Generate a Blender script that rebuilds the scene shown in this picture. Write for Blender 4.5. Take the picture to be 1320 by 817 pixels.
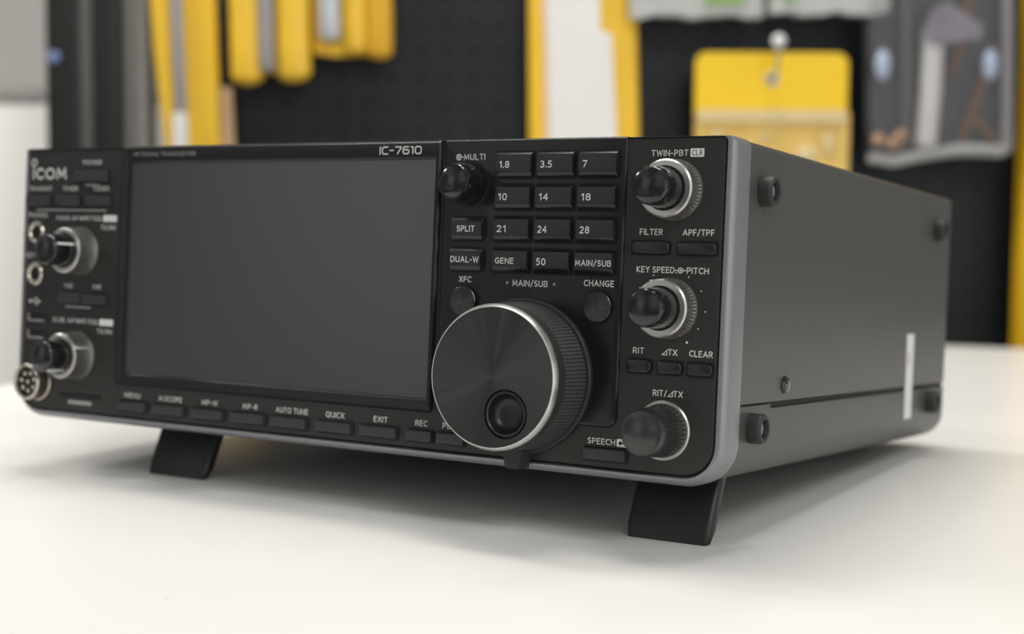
import bpy, bmesh, math, random
from mathutils import Vector, Matrix
random.seed(7)
for o in list(bpy.data.objects):
    bpy.data.objects.remove(o)
S = bpy.context.scene
COL = S.collection
PI = math.pi

# ------------------------------------------------------------------ camera
TZ = 0.74                                    # table top height
CAM = Vector((0.35984, -0.59445, 0.11659 + TZ))
RIGHT = Vector((0.85940295, 0.51125581, 0.00663824))
DOWN = Vector((0.04348891, -0.06015495, -0.99724124))
FWD = Vector((-0.50944606, 0.85732075, -0.0739313))
FPX = 1928.54
cd = bpy.data.cameras.new('camera')
cam = bpy.data.objects.new('camera', cd)
COL.objects.link(cam)
mw = Matrix.Identity(4)
for i in range(3):
    mw[i][0] = RIGHT[i]; mw[i][1] = -DOWN[i]; mw[i][2] = -FWD[i]; mw[i][3] = CAM[i]
cam.matrix_world = mw
cd.sensor_width = 36.0
cd.lens = FPX / 1320 * 36.0
cd.clip_start = 0.02
cd.dof.use_dof = True
cd.dof.focus_distance = 0.522
cd.dof.aperture_fstop = 7.0
S.camera = cam

# ------------------------------------------------------------------ light
S.view_settings.view_transform = 'Standard'
S.view_settings.look = 'None'
S.view_settings.gamma = 1.0
S.view_settings.exposure = -0.09
S.view_settings.use_curve_mapping = False
wd = bpy.data.worlds.new('shop_ambient')
S.world = wd
wd.use_nodes = True
nt = wd.node_tree
bg = nt.nodes['Background']
tc = nt.nodes.new('ShaderNodeTexCoord')
nz = nt.nodes.new('ShaderNodeTexNoise'); nz.inputs['Scale'].default_value = 1.5; nz.inputs['Detail'].default_value = 2.0
cr = nt.nodes.new('ShaderNodeValToRGB')
cr.color_ramp.elements[0].position = 0.38; cr.color_ramp.elements[0].color = (0.13, 0.134, 0.14, 1)
cr.color_ramp.elements[1].position = 0.68; cr.color_ramp.elements[1].color = (0.66, 0.65, 0.63, 1)
nt.links.new(tc.outputs['Generated'], nz.inputs['Vector'])
nt.links.new(nz.outputs['Fac'], cr.inputs['Fac'])
# bright lobe added on the right, source unseen, to brighten the dial ring
dt = nt.nodes.new('ShaderNodeVectorMath'); dt.operation = 'DOT_PRODUCT'; dt.inputs[1].default_value = Vector((0.93, -0.33, 0.08)).normalized()
nt.links.new(tc.outputs['Generated'], dt.inputs[0])
mr = nt.nodes.new('ShaderNodeMapRange'); mr.interpolation_type = 'SMOOTHSTEP'
mr.inputs['From Min'].default_value = 0.80; mr.inputs['From Max'].default_value = 0.97
nt.links.new(dt.outputs['Value'], mr.inputs['Value'])
mxw = nt.nodes.new('ShaderNodeMix'); mxw.data_type = 'RGBA'
nt.links.new(mr.outputs['Result'], mxw.inputs[0]); nt.links.new(cr.outputs['Color'], mxw.inputs[6]); mxw.inputs[7].default_value = (1.35, 1.35, 1.3, 1)
# second bright lobe added in front, source unseen, to lighten the screen's reflection
dt2 = nt.nodes.new('ShaderNodeVectorMath'); dt2.operation = 'DOT_PRODUCT'; dt2.inputs[1].default_value = Vector((-0.50, -0.84, 0.20)).normalized()
nt.links.new(tc.outputs['Generated'], dt2.inputs[0])
mr2 = nt.nodes.new('ShaderNodeMapRange'); mr2.interpolation_type = 'SMOOTHSTEP'
mr2.inputs['From Min'].default_value = 0.955; mr2.inputs['From Max'].default_value = 0.998; mr2.inputs['To Max'].default_value = 0.85
nt.links.new(dt2.outputs['Value'], mr2.inputs['Value'])
mx3 = nt.nodes.new('ShaderNodeMix'); mx3.data_type = 'RGBA'
nt.links.new(mr2.outputs['Result'], mx3.inputs[0]); nt.links.new(mxw.outputs[2], mx3.inputs[6]); mx3.inputs[7].default_value = (0.85, 0.85, 0.85, 1)
nt.links.new(mx3.outputs[2], bg.inputs['Color'])
bg.inputs['Strength'].default_value = 1.0

def lamp(loc, power, size, aim=(0, 0, TZ), col=(1.0, 0.978, 0.94), sy=None):
    ld = bpy.data.lights.new('ceiling_or_fill_lamp', 'AREA')
    ld.energy = power; ld.color = col
    ld.shape = 'RECTANGLE'; ld.size = size; ld.size_y = sy or size
    o = bpy.data.objects.new('ceiling_or_fill_lamp', ld); COL.objects.link(o)
    o.location = loc
    d = Vector(aim) - Vector(loc)
    o.rotation_euler = d.to_track_quat('-Z', 'Y').to_euler()
    return o
lamp((-0.55, 0.45, TZ + 1.95), 4.5, 0.26)
lamp((0.45, 0.62, TZ + 1.95), 4.5, 0.26)
lamp((0.05, 0.10, TZ + 1.95), 3.7, 0.40)
lamp((-0.25, 0.95, TZ + 1.95), 4.6, 0.30)
lamp((1.25, -0.95, TZ + 1.35), 10.0, 0.7)  # added fill that softens the shadow under and beside the radio
lamp((-0.95, -0.55, TZ + 1.95), 1.8, 0.45)
lamp((-0.40, 0.20, TZ + 1.70), 18.0, 1.6, (-0.36, 0.63, TZ + 0.10), sy=0.2)  # strip added to brighten the pegboard and its packets
lamp((-1.15, -0.25, TZ + 0.90), 8.0, 0.30, (-0.98, 0.60, TZ - 0.1))  # low fill added to lift the white cabinet

# ------------------------------------------------------------------ materials
def mat(name, col, rough=0.5, metal=0.0, spec=0.5, noise=0.0, nscale=60.0, bump=0.0, bscale=400.0, coat=0.0, aniso=0.0):
    m = bpy.data.materials.new(name); m.use_nodes = True
    t = m.node_tree; b = t.nodes['Principled BSDF']
    b.inputs['Base Color'].default_value = (*col, 1)
    b.inputs['Roughness'].default_value = rough
    b.inputs['Metallic'].default_value = metal
    b.inputs['Specular IOR Level'].default_value = spec
    b.inputs['Coat Weight'].default_value = coat
    b.inputs['Coat Roughness'].default_value = 0.12
    c = t.nodes.new('ShaderNodeTexCoord')
    n = t.nodes.new('ShaderNodeTexNoise'); n.inputs['Scale'].default_value = nscale; n.inputs['Detail'].default_value = 4
    t.links.new(c.outputs['Object'], n.inputs['Vector'])
    mx = t.nodes.new('ShaderNodeMix'); mx.data_type = 'RGBA'
    mx.inputs[6].default_value = (*[x * (1 - noise) for x in col], 1)
    mx.inputs[7].default_value = (*[min(1, x * (1 + noise)) for x in col], 1)
    t.links.new(n.outputs['Fac'], mx.inputs[0])
    t.links.new(mx.outputs[2], b.inputs['Base Color'])
    if bump:
        n2 = t.nodes.new('ShaderNodeTexNoise'); n2.inputs['Scale'].default_value = bscale
        t.links.new(c.outputs['Object'], n2.inputs['Vector'])
        bp = t.nodes.new('ShaderNodeBump'); bp.inputs['Strength'].default_value = bump; bp.inputs['Distance'].default_value = 0.0004
        t.links.new(n2.outputs['Fac'], bp.inputs['Height'])
        t.links.new(bp.outputs['Normal'], b.inputs['Normal'])
    if aniso:
        tg = t.nodes.new('ShaderNodeTangent'); tg.direction_type = 'RADIAL'; tg.axis = 'Y'
        b.inputs['Anisotropic'].default_value = aniso
        t.links.new(tg.outputs['Tangent'], b.inputs['Tangent'])
    return m

def film(name, col, alpha, rough=0.25):
    m = mat(name, col, rough, noise=0.15, nscale=25, bump=0.6, bscale=45)
    b = m.node_tree.nodes['Principled BSDF']
    b.inputs['Alpha'].default_value = alpha
    return m

M_BEZEL = mat('silver_grey_paint', (0.275, 0.275, 0.29), 0.38, 0.55, noise=0.05, nscale=300)
M_PANEL = mat('charcoal_panel', (0.027, 0.027, 0.025), 0.45, spec=0.35, noise=0.08, nscale=200, bump=0.08, bscale=2500)
M_GLOSS = mat('gloss_black', (0.011, 0.011, 0.011), 0.24, spec=0.38, noise=0.05)
M_KEY = mat('key_black', (0.012, 0.012, 0.012), 0.27, noise=0.05)
M_BTN = mat('button_charcoal', (0.035, 0.035, 0.035), 0.40, noise=0.05, bump=0.08, bscale=2500)
M_CASE = mat('case_grey', (0.064, 0.064, 0.060), 0.38, noise=0.05, nscale=40, bump=0.10, bscale=3000)
M_DARK = mat('recess_black', (0.004, 0.004, 0.004), 0.7, noise=0.05)
M_RUBBER = mat('black_rubber', (0.026, 0.026, 0.026), 0.55, noise=0.1, nscale=300)
M_FOOT = mat('foot_plastic', (0.012, 0.012, 0.012), 0.36, noise=0.1)
M_KNOB = mat('smoked_plastic', (0.010, 0.010, 0.011), 0.14, noise=0.05, coat=0.4)
M_SMOKE = mat('grey_smoked_plastic', (0.030, 0.030, 0.029), 0.24, noise=0.05, coat=0.3)
M_RING = mat('satin_silver', (0.52, 0.51, 0.48), 0.30, 0.9, noise=0.06, nscale=400)
M_CHROME = mat('polished_silver', (0.92, 0.92, 0.90), 0.34, 1.0, noise=0.02)
M_NICKEL = mat('warm_nickel', (0.66, 0.60, 0.52), 0.25, 1.0, noise=0.04)
M_SPUN = mat('spun_black_metal', (0.070, 0.070, 0.067), 0.24, 0.9, noise=0.05, aniso=0.9)
def brushed(m):
    t = m.node_tree; b = t.nodes['Principled BSDF']
    c = t.nodes.new('ShaderNodeTexCoord'); sp = t.nodes.new('ShaderNodeSeparateXYZ'); t.links.new(c.outputs['Object'], sp.inputs[0])
    an = t.nodes.new('ShaderNodeMath'); an.operation = 'ARCTAN2'
    t.links.new(sp.outputs['Z'], an.inputs[0]); t.links.new(sp.outputs['X'], an.inputs[1])
    n = t.nodes.new('ShaderNodeTexNoise'); n.noise_dimensions = '1D'; n.inputs['Scale'].default_value = 4.0; n.inputs['Detail'].default_value = 5
    t.links.new(an.outputs[0], n.inputs['W'])
    r = t.nodes.new('ShaderNodeMapRange'); r.inputs['From Min'].default_value = .3; r.inputs['From Max'].default_value = .7
    r.inputs['To Min'].default_value = .15; r.inputs['To Max'].default_value = .40
    t.links.new(n.outputs['Fac'], r.inputs['Value']); t.links.new(r.outputs['Result'], b.inputs['Roughness'])
brushed(M_SPUN)
M_LCD = mat('screen_off', (0.037, 0.038, 0.038), 0.15, spec=0.9, noise=0.04, nscale=14)
M_PRINT = mat('printed_white', (0.80, 0.80, 0.78), 0.6, noise=0.02)
M_PRINTG = mat('printed_grey', (0.36, 0.36, 0.35), 0.6, noise=0.02)
M_STICKER = mat('white_sticker', (0.74, 0.74, 0.72), 0.5, noise=0.03)
M_PINK = mat('faded_pink_print', (0.62, 0.45, 0.43), 0.6, noise=0.05)
M_TABLE = mat('white_laminate', (0.83, 0.82, 0.79), 0.34, noise=0.012, nscale=12)
def speck(m):
    t = m.node_tree; b = t.nodes['Principled BSDF']
    src = b.inputs['Base Color'].links[0].from_socket
    c = t.nodes.new('ShaderNodeTexCoord')
    v = t.nodes.new('ShaderNodeTexVoronoi'); v.inputs['Scale'].default_value = 28
    t.links.new(c.outputs['Object'], v.inputs['Vector'])
    r = t.nodes.new('ShaderNodeValToRGB')
    r.color_ramp.elements[0].position = 0.012; r.color_ramp.elements[0].color = (0.62, 0.62, 0.62, 1)
    r.color_ramp.elements[1].position = 0.03; r.color_ramp.elements[1].color = (1, 1, 1, 1)
    t.links.new(v.outputs['Distance'], r.inputs['Fac'])
    mx = t.nodes.new('ShaderNodeMix'); mx.data_type = 'RGBA'; mx.blend_type = 'MULTIPLY'; mx.inputs[0].default_value = 1
    t.links.new(src, mx.inputs[6]); t.links.new(r.outputs['Color'], mx.inputs[7])
    t.links.new(mx.outputs[2], b.inputs['Base Color'])
speck(M_TABLE)
M_FLOOR = mat('grey_floor', (0.22, 0.21, 0.20), 0.5, noise=0.1, nscale=6)
M_WALL = mat('grey_wall', (0.27, 0.265, 0.255), 0.7, noise=0.04, nscale=3)
M_WHITE = mat('white_cabinet_paint', (0.84, 0.81, 0.77), 0.5, noise=0.02, nscale=5)
M_YEL = mat('yellow_plastic', (0.82, 0.51, 0.04), 0.27, noise=0.06, nscale=20)
M_YELD = mat('amber_plastic', (0.66, 0.36, 0.015), 0.4, noise=0.05, nscale=20)
M_AMBER = mat('amber_paint', (0.86, 0.50, 0.014), 0.45, noise=0.05)
M_YELF = mat('bright_yellow_vinyl', (0.86, 0.56, 0.008), 0.42, noise=0.04, nscale=20)
M_YELW = mat('cloudy_yellow_film', (0.74, 0.50, 0.13), 0.3, noise=0.3, nscale=45)
M_CREAM = mat('cream_band', (0.66, 0.53, 0.28), 0.4, noise=0.08)
M_TAN = mat('tan_film', (0.50, 0.32, 0.18), 0.35, noise=0.1)
M_CARD = mat('white_card', (0.76, 0.74, 0.72), 0.6, noise=0.02)
M_PINKC = mat('pink_card_edge', (0.72, 0.55, 0.45), 0.6, noise=0.05)
M_GREYROD = mat('grey_rod', (0.33, 0.31, 0.32), 0.35, 0.3, noise=0.1)
M_SILVROD = mat('silver_rod', (0.55, 0.57, 0.62), 0.3, 0.4, noise=0.1)
M_BAG = film('grey_clear_bag', (0.40, 0.40, 0.40), 0.55)
M_BAG2 = film('clear_bag_film', (0.22, 0.22, 0.24), 0.13, 0.10)
M_BAGGLINT = mat('pale_blue_glint', (0.55, 0.66, 0.88), 0.2, noise=0.1, coat=0.5)
M_BAGBACK = mat('dark_bag_back', (0.035, 0.035, 0.037), 0.3, noise=0.5, nscale=22, bump=0.8, bscale=30)
M_BAGEDGE = mat('crumpled_bag_edge', (0.45, 0.45, 0.44), 0.35, noise=0.25, nscale=40, bump=0.8, bscale=60)
M_GREEN = mat('green_label', (0.22, 0.40, 0.10), 0.5, noise=0.1)
M_MAUVE = mat('mauve_tag', (0.24, 0.22, 0.27), 0.4, noise=0.5, nscale=50)
M_BRASS = mat('copper_brass', (0.62, 0.36, 0.20), 0.3, 0.8, noise=0.1)
M_BROWN = mat('brown_cable', (0.16, 0.07, 0.03), 0.5, noise=0.1)
M_BLACKP = mat('black_upright', (0.015, 0.0145, 0.013), 0.35, noise=0.1)
M_GREYP = mat('grey_upright', (0.10, 0.10, 0.097), 0.4, noise=0.1)
M_STRIP = mat('grey_strip', (0.40, 0.40, 0.39), 0.35, noise=0.05)
M_GREYS = mat('grey_side_panel', (0.25, 0.245, 0.23), 0.5, noise=0.05)
M_BLUE = mat('pale_blue_reflection', (0.16, 0.22, 0.40), 0.4, noise=0.2)  # colour of the blue reflection painted on the black upright

def pegboard_mat():
    m = mat('black_pegboard', (0.013, 0.0155, 0.019), 0.45, spec=0.3, noise=0.05, nscale=8)
    t = m.node_tree; b = t.nodes['Principled BSDF']
    src = b.inputs['Base Color'].links[0].from_socket
    c = t.nodes.new('ShaderNodeTexCoord')
    sc = t.nodes.new('ShaderNodeVectorMath'); sc.operation = 'SCALE'; sc.inputs['Scale'].default_value = 1 / 0.0254
    fr = t.nodes.new('ShaderNodeVectorMath'); fr.operation = 'FRACTION'
    sb = t.nodes.new('ShaderNodeVectorMath'); sb.operation = 'SUBTRACT'; sb.inputs[1].default_value = (0.5, 0.5, 0.5)
    ml = t.nodes.new('ShaderNodeVectorMath'); ml.operation = 'MULTIPLY'; ml.inputs[1].default_value = (1, 0, 1)
    ln = t.nodes.new('ShaderNodeVectorMath'); ln.operation = 'LENGTH'
    lt = t.nodes.new('ShaderNodeMath'); lt.operation = 'LESS_THAN'; lt.inputs[1].default_value = 0.15
    t.links.new(c.outputs['Object'], sc.inputs[0]); t.links.new(sc.outputs[0], fr.inputs[0])
    t.links.new(fr.outputs[0], sb.inputs[0]); t.links.new(sb.outputs[0], ml.inputs[0])
    t.links.new(ml.outputs[0], ln.inputs[0]); t.links.new(ln.outputs['Value'], lt.inputs[0])
    mx = t.nodes.new('ShaderNodeMix'); mx.data_type = 'RGBA'
    t.links.new(lt.outputs[0], mx.inputs[0]); t.links.new(src, mx.inputs[6]); mx.inputs[7].default_value = (0.003, 0.003, 0.003, 1)
    t.links.new(mx.outputs[2], b.inputs['Base Color'])
    return m
M_PEG = pegboard_mat()

# ------------------------------------------------------------------ mesh helpers
def link(name, me, parent=None, loc=(0, 0, 0)):
    o = bpy.data.objects.new(name, me); COL.objects.link(o)
    if parent: o.parent = parent
    o.location = loc
    return o

def finish(bm, name, mats, scale=1.0, smooth=35, recalc=True):
    if recalc: bmesh.ops.recalc_face_normals(bm, faces=bm.faces)
    if scale != 1.0: bmesh.ops.scale(bm, vec=(scale,) * 3, verts=bm.verts)
    me = bpy.data.meshes.new(name); bm.to_mesh(me); bm.free()
    for m in (mats if isinstance(mats, (list, tuple)) else [mats]): me.materials.append(m)
    if smooth:
        for p in me.polygons: p.use_smooth = True
        me.set_sharp_from_angle(angle=math.radians(smooth))
    return me

def rrect(x0, z0, x1, z1, r, n=8):
    """rounded rectangle; r = one radius or (bl, br, tr, tl)"""
    if not isinstance(r, (list, tuple)): r = (r,) * 4
    out = []
    for (cx, cz, a0, rr) in ((x0 + r[0], z0 + r[0], PI, r[0]), (x1 - r[1], z0 + r[1], 1.5 * PI, r[1]),
                             (x1 - r[2], z1 - r[2], 0, r[2]), (x0 + r[3], z1 - r[3], 0.5 * PI, r[3])):
        for k in range(n + 1):
            a = a0 + 0.5 * PI * k / n
            out.append((cx + rr * math.cos(a), cz + rr * math.sin(a)))
    return out

def rr_in(x0, z0, x1, z1, r, d, n=8):
    if not isinstance(r, (list, tuple)): r = (r,) * 4
    return rrect(x0 + d, z0 + d, x1 - d, z1 - d, tuple(max(0.01, q - d) for q in r), n)

def loops(bm, ls, cap0=True, cap1=True, mi=0):
    """ls: list of (outline, y); bridges successive loops"""
    vs = [[bm.verts.new((p[0], y, p[1])) for p in ol] for ol, y in ls]
    n = len(vs[0])
    for a, b in zip(vs, vs[1:]):
        for i in range(n):
            f = bm.faces.new((a[i], a[(i + 1) % n], b[(i + 1) % n], b[i])); f.material_index = mi
    if cap0: bm.faces.new(vs[0]).material_index = mi
    if cap1: bm.faces.new(vs[-1][::-1]).material_index = mi
    return vs

def slab_rr(bm, x0, z0, x1, z1, r, yf, yb, bev=0.4, seg=2, mi=0, n=6):
    ls = []
    for k in range(seg + 1):
        a = 0.5 * PI * k / seg
        ls.append((rr_in(x0, z0, x1, z1, r, bev * (1 - math.sin(a)), n), yf + bev * (1 - math.cos(a))))
    ls.append((rrect(x0, z0, x1, z1, r, n), yb))
    loops(bm, ls, mi=mi)

def box(bm, x0, y0, z0, x1, y1, z1, mi=0):
    v = [bm.verts.new((x, y, z)) for x in (x0, x1) for y in (y0, y1) for z in (z0, z1)]
    for f in ((0, 1, 3, 2), (4, 6, 7, 5), (0, 4, 5, 1), (2, 3, 7, 6), (0, 2, 6, 4), (1, 5, 7, 3)):
        bm.faces.new([v[i] for i in f]).material_index = mi

def lathe(bm, prof, seg=64, cx=0, cz=0, mi=0, fn=None, cap0=True, cap1=True, axis='y'):
    ls = []
    for j, (r, y) in enumerate(prof):
        ring = []
        for i in range(seg):
            a = 2 * PI * i / seg
            rr = r + (fn(a, j, i) if fn else 0)
            ring.append((cx + rr * math.cos(a), cz + rr * math.sin(a)))
        ls.append((ring, y))
    return loops(bm, ls, cap0, cap1, mi)

def tube(bm, pts, r, seg=10, mi=0):
    pts = [Vector(p) for p in pts]
    rings = []
    for i, p in enumerate(pts):
        d = (pts[min(i + 1, len(pts) - 1)] - pts[max(i - 1, 0)]).normalized()
        u = d.orthogonal().normalized() if i == 0 else (prev - d * prev.dot(d)).normalized()
        prev = u; w = d.cross(u)
        rr = r[i] if isinstance(r, (list, tuple)) else r
        rings.append([bm.verts.new(p + rr * (u * math.cos(2 * PI * k / seg) + w * math.sin(2 * PI * k / seg))) for k in range(seg)])
    for a, b in zip(rings, rings[1:]):
        for k in range(seg):
            bm.faces.new((a[k], a[(k + 1) % seg], b[(k + 1) % seg], b[k])).material_index = mi
    bm.faces.new(rings[0]).material_index = mi; bm.faces.new(rings[-1][::-1]).material_index = mi

def thing(name, label, cat, loc, rot=(0, 0, 0), group=None):
    o = bpy.data.objects.new(name, None); COL.objects.link(o)
    o.location = loc; o.rotation_euler = rot; o.empty_display_size = 0.02
    o['label'] = label; o['category'] = cat
    if group: o['group'] = group
    return o

def tag(o, label, cat, group=None):
    o['label'] = label; o['category'] = cat
    if group: o['group'] = group
    return o

# ------------------------------------------------------------------ the room
WALLYAW = math.radians(30.72)
HX = Vector((math.cos(WALLYAW), math.sin(WALLYAW), 0))        # along the wall, to the right
HY = Vector((-math.sin(WALLYAW), math.cos(WALLYAW), 0))       # into the wall

def at(u, v, D):
    """point seen at frame position (u, v) on the upright plane D metres ahead: (along, height)"""
    r = FWD + RIGHT * ((u - 660) / FPX) + DOWN * ((v - 408.5) / FPX)
    t = D / r.dot(HY)
    p = CAM + r * t
    return (p - CAM).dot(HX), p.z

def wall_loc(s, z, D):
    p = CAM + HX * s + HY * D
    return Vector((p.x, p.y, z))

bm = bmesh.new(); box(bm, -3.2, -2.0, -0.05, 3.2, 3.2, 0)
fl = link('floor', finish(bm, 'floor', M_FLOOR, smooth=0)); fl['kind'] = 'structure'
DW = 1.95
bm = bmesh.new(); box(bm, -2.2, 0, 0, 1.8, 0.08, 2.7)
wl = link('wall_back', finish(bm, 'wall_back', M_WALL, smooth=0), None, wall_loc(0, 0, DW)); wl['kind'] = 'structure'
wl.rotation_euler = (0, 0, WALLYAW)

# table: round white top on a pedestal
TC = Vector((0.120, 0.165)); TR = 0.545
tb = thing('round_table', 'round white laminate table carrying the black transceiver', 'table', (TC.x, TC.y, 0))
def zlathe(prof, seg=96):
    bm = bmesh.new()
    rings = [[bm.verts.new((r * math.cos(2 * PI * i / seg), r * math.sin(2 * PI * i / seg), z)) for i in range(seg)] for r, z in prof]
    for a, b in zip(rings, rings[1:]):
        for i in range(seg): bm.faces.new((a[i], a[(i + 1) % seg], b[(i + 1) % seg], b[i]))
    bm.faces.new(rings[0]); bm.faces.new(rings[-1])
    return bm
link('tabletop', finish(zlathe([(TR - .012, TZ - .03), (TR - .002, TZ - .024), (TR, TZ - .012), (TR - .003, TZ - .003), (TR - .009, TZ)], 128), 'tabletop', M_TABLE), tb)
link('pedestal', finish(zlathe([(.10, TZ - .045), (.10, TZ - .030)] [::-1] + [(.04, TZ - .05), (.035, .05), (.04, .03)], 48), 'pedestal', M_CHROME), tb)
link('table_base', finish(zlathe([(.04, .035), (.10, .028), (.29, .012), (.30, .004), (.30, 0)], 64), 'table_base', M_CHROME), tb)

# ------------------------------------------------------------------ the transceiver
TILT = math.radians(3.891)
radio = thing('radio_transceiver', 'black desktop radio transceiver with big tuning dial standing on the white round table', 'radio',
              (0, 0, TZ), (-TILT, 0, 0))
def L(x, y, z): return ((x - 170) / 1000, (y - 138.91) / 1000, (z + 13.372) / 1000)
MM = 0.001
def part(name, bm, mats, loc=(170, 138.91, -13.372), parent=None, smooth=35, label=None):
    """bm in millimetres about loc (radio coordinates: x right, y back, z up from front lower left corner)"""
    o = link(name, finish(bm, name, mats, MM, smooth), parent or radio)
    if parent is None: o.location = L(*loc)
    else:
        pl = parent['_l']; o.location = tuple((a - b) * MM for a, b in zip(loc, pl))
    o['_l'] = loc
    if label: o['label'] = label
    return o
def again(o, loc, parent=None):
    c = o.copy(); COL.objects.link(c); c.parent = parent or radio
    if parent is None: c.location = L(*loc)
    c['_l'] = loc
    for ch in list(o.children):
        d = ch.copy(); COL.objects.link(d); d.parent = c
    return c

W0 = (0, 0, 0)
# bezel frame
OR = (15, 15, 3, 3); IRr = (12, 12, 2.2, 2.2)
bm = bmesh.new()
def fr(d, y): return (rrect(d, d, 340 - d, 118 - d * .04, tuple(max(.05, q - d) for q in OR), 10), y)
inner = (2.6, 2.7, 336.6, 117.9)
a = loops(bm, [fr(0.6, 12.6), fr(0, 12.0), fr(0, 3.4), fr(0.7, 1.5), fr(1.6, 0.5), fr(2.2, 0.1),
               (rrect(*inner, IRr, 10), 0.1), (rrect(3.1, 3.2, 336.1, 117.86, (11.5, 11.5, 1.7, 1.7), 10), 1.4), (rrect(3.1, 3.2, 336.1, 117.86, (11.5, 11.5, 1.7, 1.7), 10), 12.6)], False, False)
n = len(a[0])
for i in range(n): bm.faces.new((a[-1][i], a[-1][(i + 1) % n], a[0][(i + 1) % n], a[0][i]))
part('bezel_frame', bm, M_BEZEL, W0, label='silver grey frame around the front panel')
# front panel
bm = bmesh.new(); slab_rr(bm, 3.3, 3.4, 335.9, 118.15, (11.4, 11.4, 1.2, 1.2), 0.6, 11, 1.2, 4, n=10)
panel = part('front_panel', bm, M_PANEL, W0)
# screen surround (gloss frame) with recessed screen
bm = bmesh.new()
o4 = (60.7, 17.0, 223.6, 118.3); ro = (2, 2, 1.5, 1.5)
i4 = (66.4, 21.2, 221.8, 112.2)
def so(d, y): return (rr_in(*o4, ro, d, 5), y)
def si(d, y): return (rr_in(*i4, (.6,) * 4, d, 5), y)
a = loops(bm, [so(0, 3.0), so(0, 0.9), so(.3, 0), so(1.0, -.8), si(0, -.8), si(.5, -.5), si(1.25, .45)], False, False)
screen_frame = part('screen_surround', bm, M_GLOSS, W0, label='glossy black surround of the display')
bm = bmesh.new(); slab_rr(bm, 67.5, 22.3, 220.7, 111.2, .4, .3, .55, .1, 1)
part('display_screen', bm, M_LCD, W0, label='dark grey display, switched off')
# keypad module
bm = bmesh.new(); slab_rr(bm, 224.4, 17.5, 299.8, 118.3, (1, 4, 1, 1), -0.5, 3, 1.4, 4)
keypan = part('keypad_panel', bm, M_GLOSS, W0, label='glossy black keypad and dial module')
FY, KY = 0.6, -0.5

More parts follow.
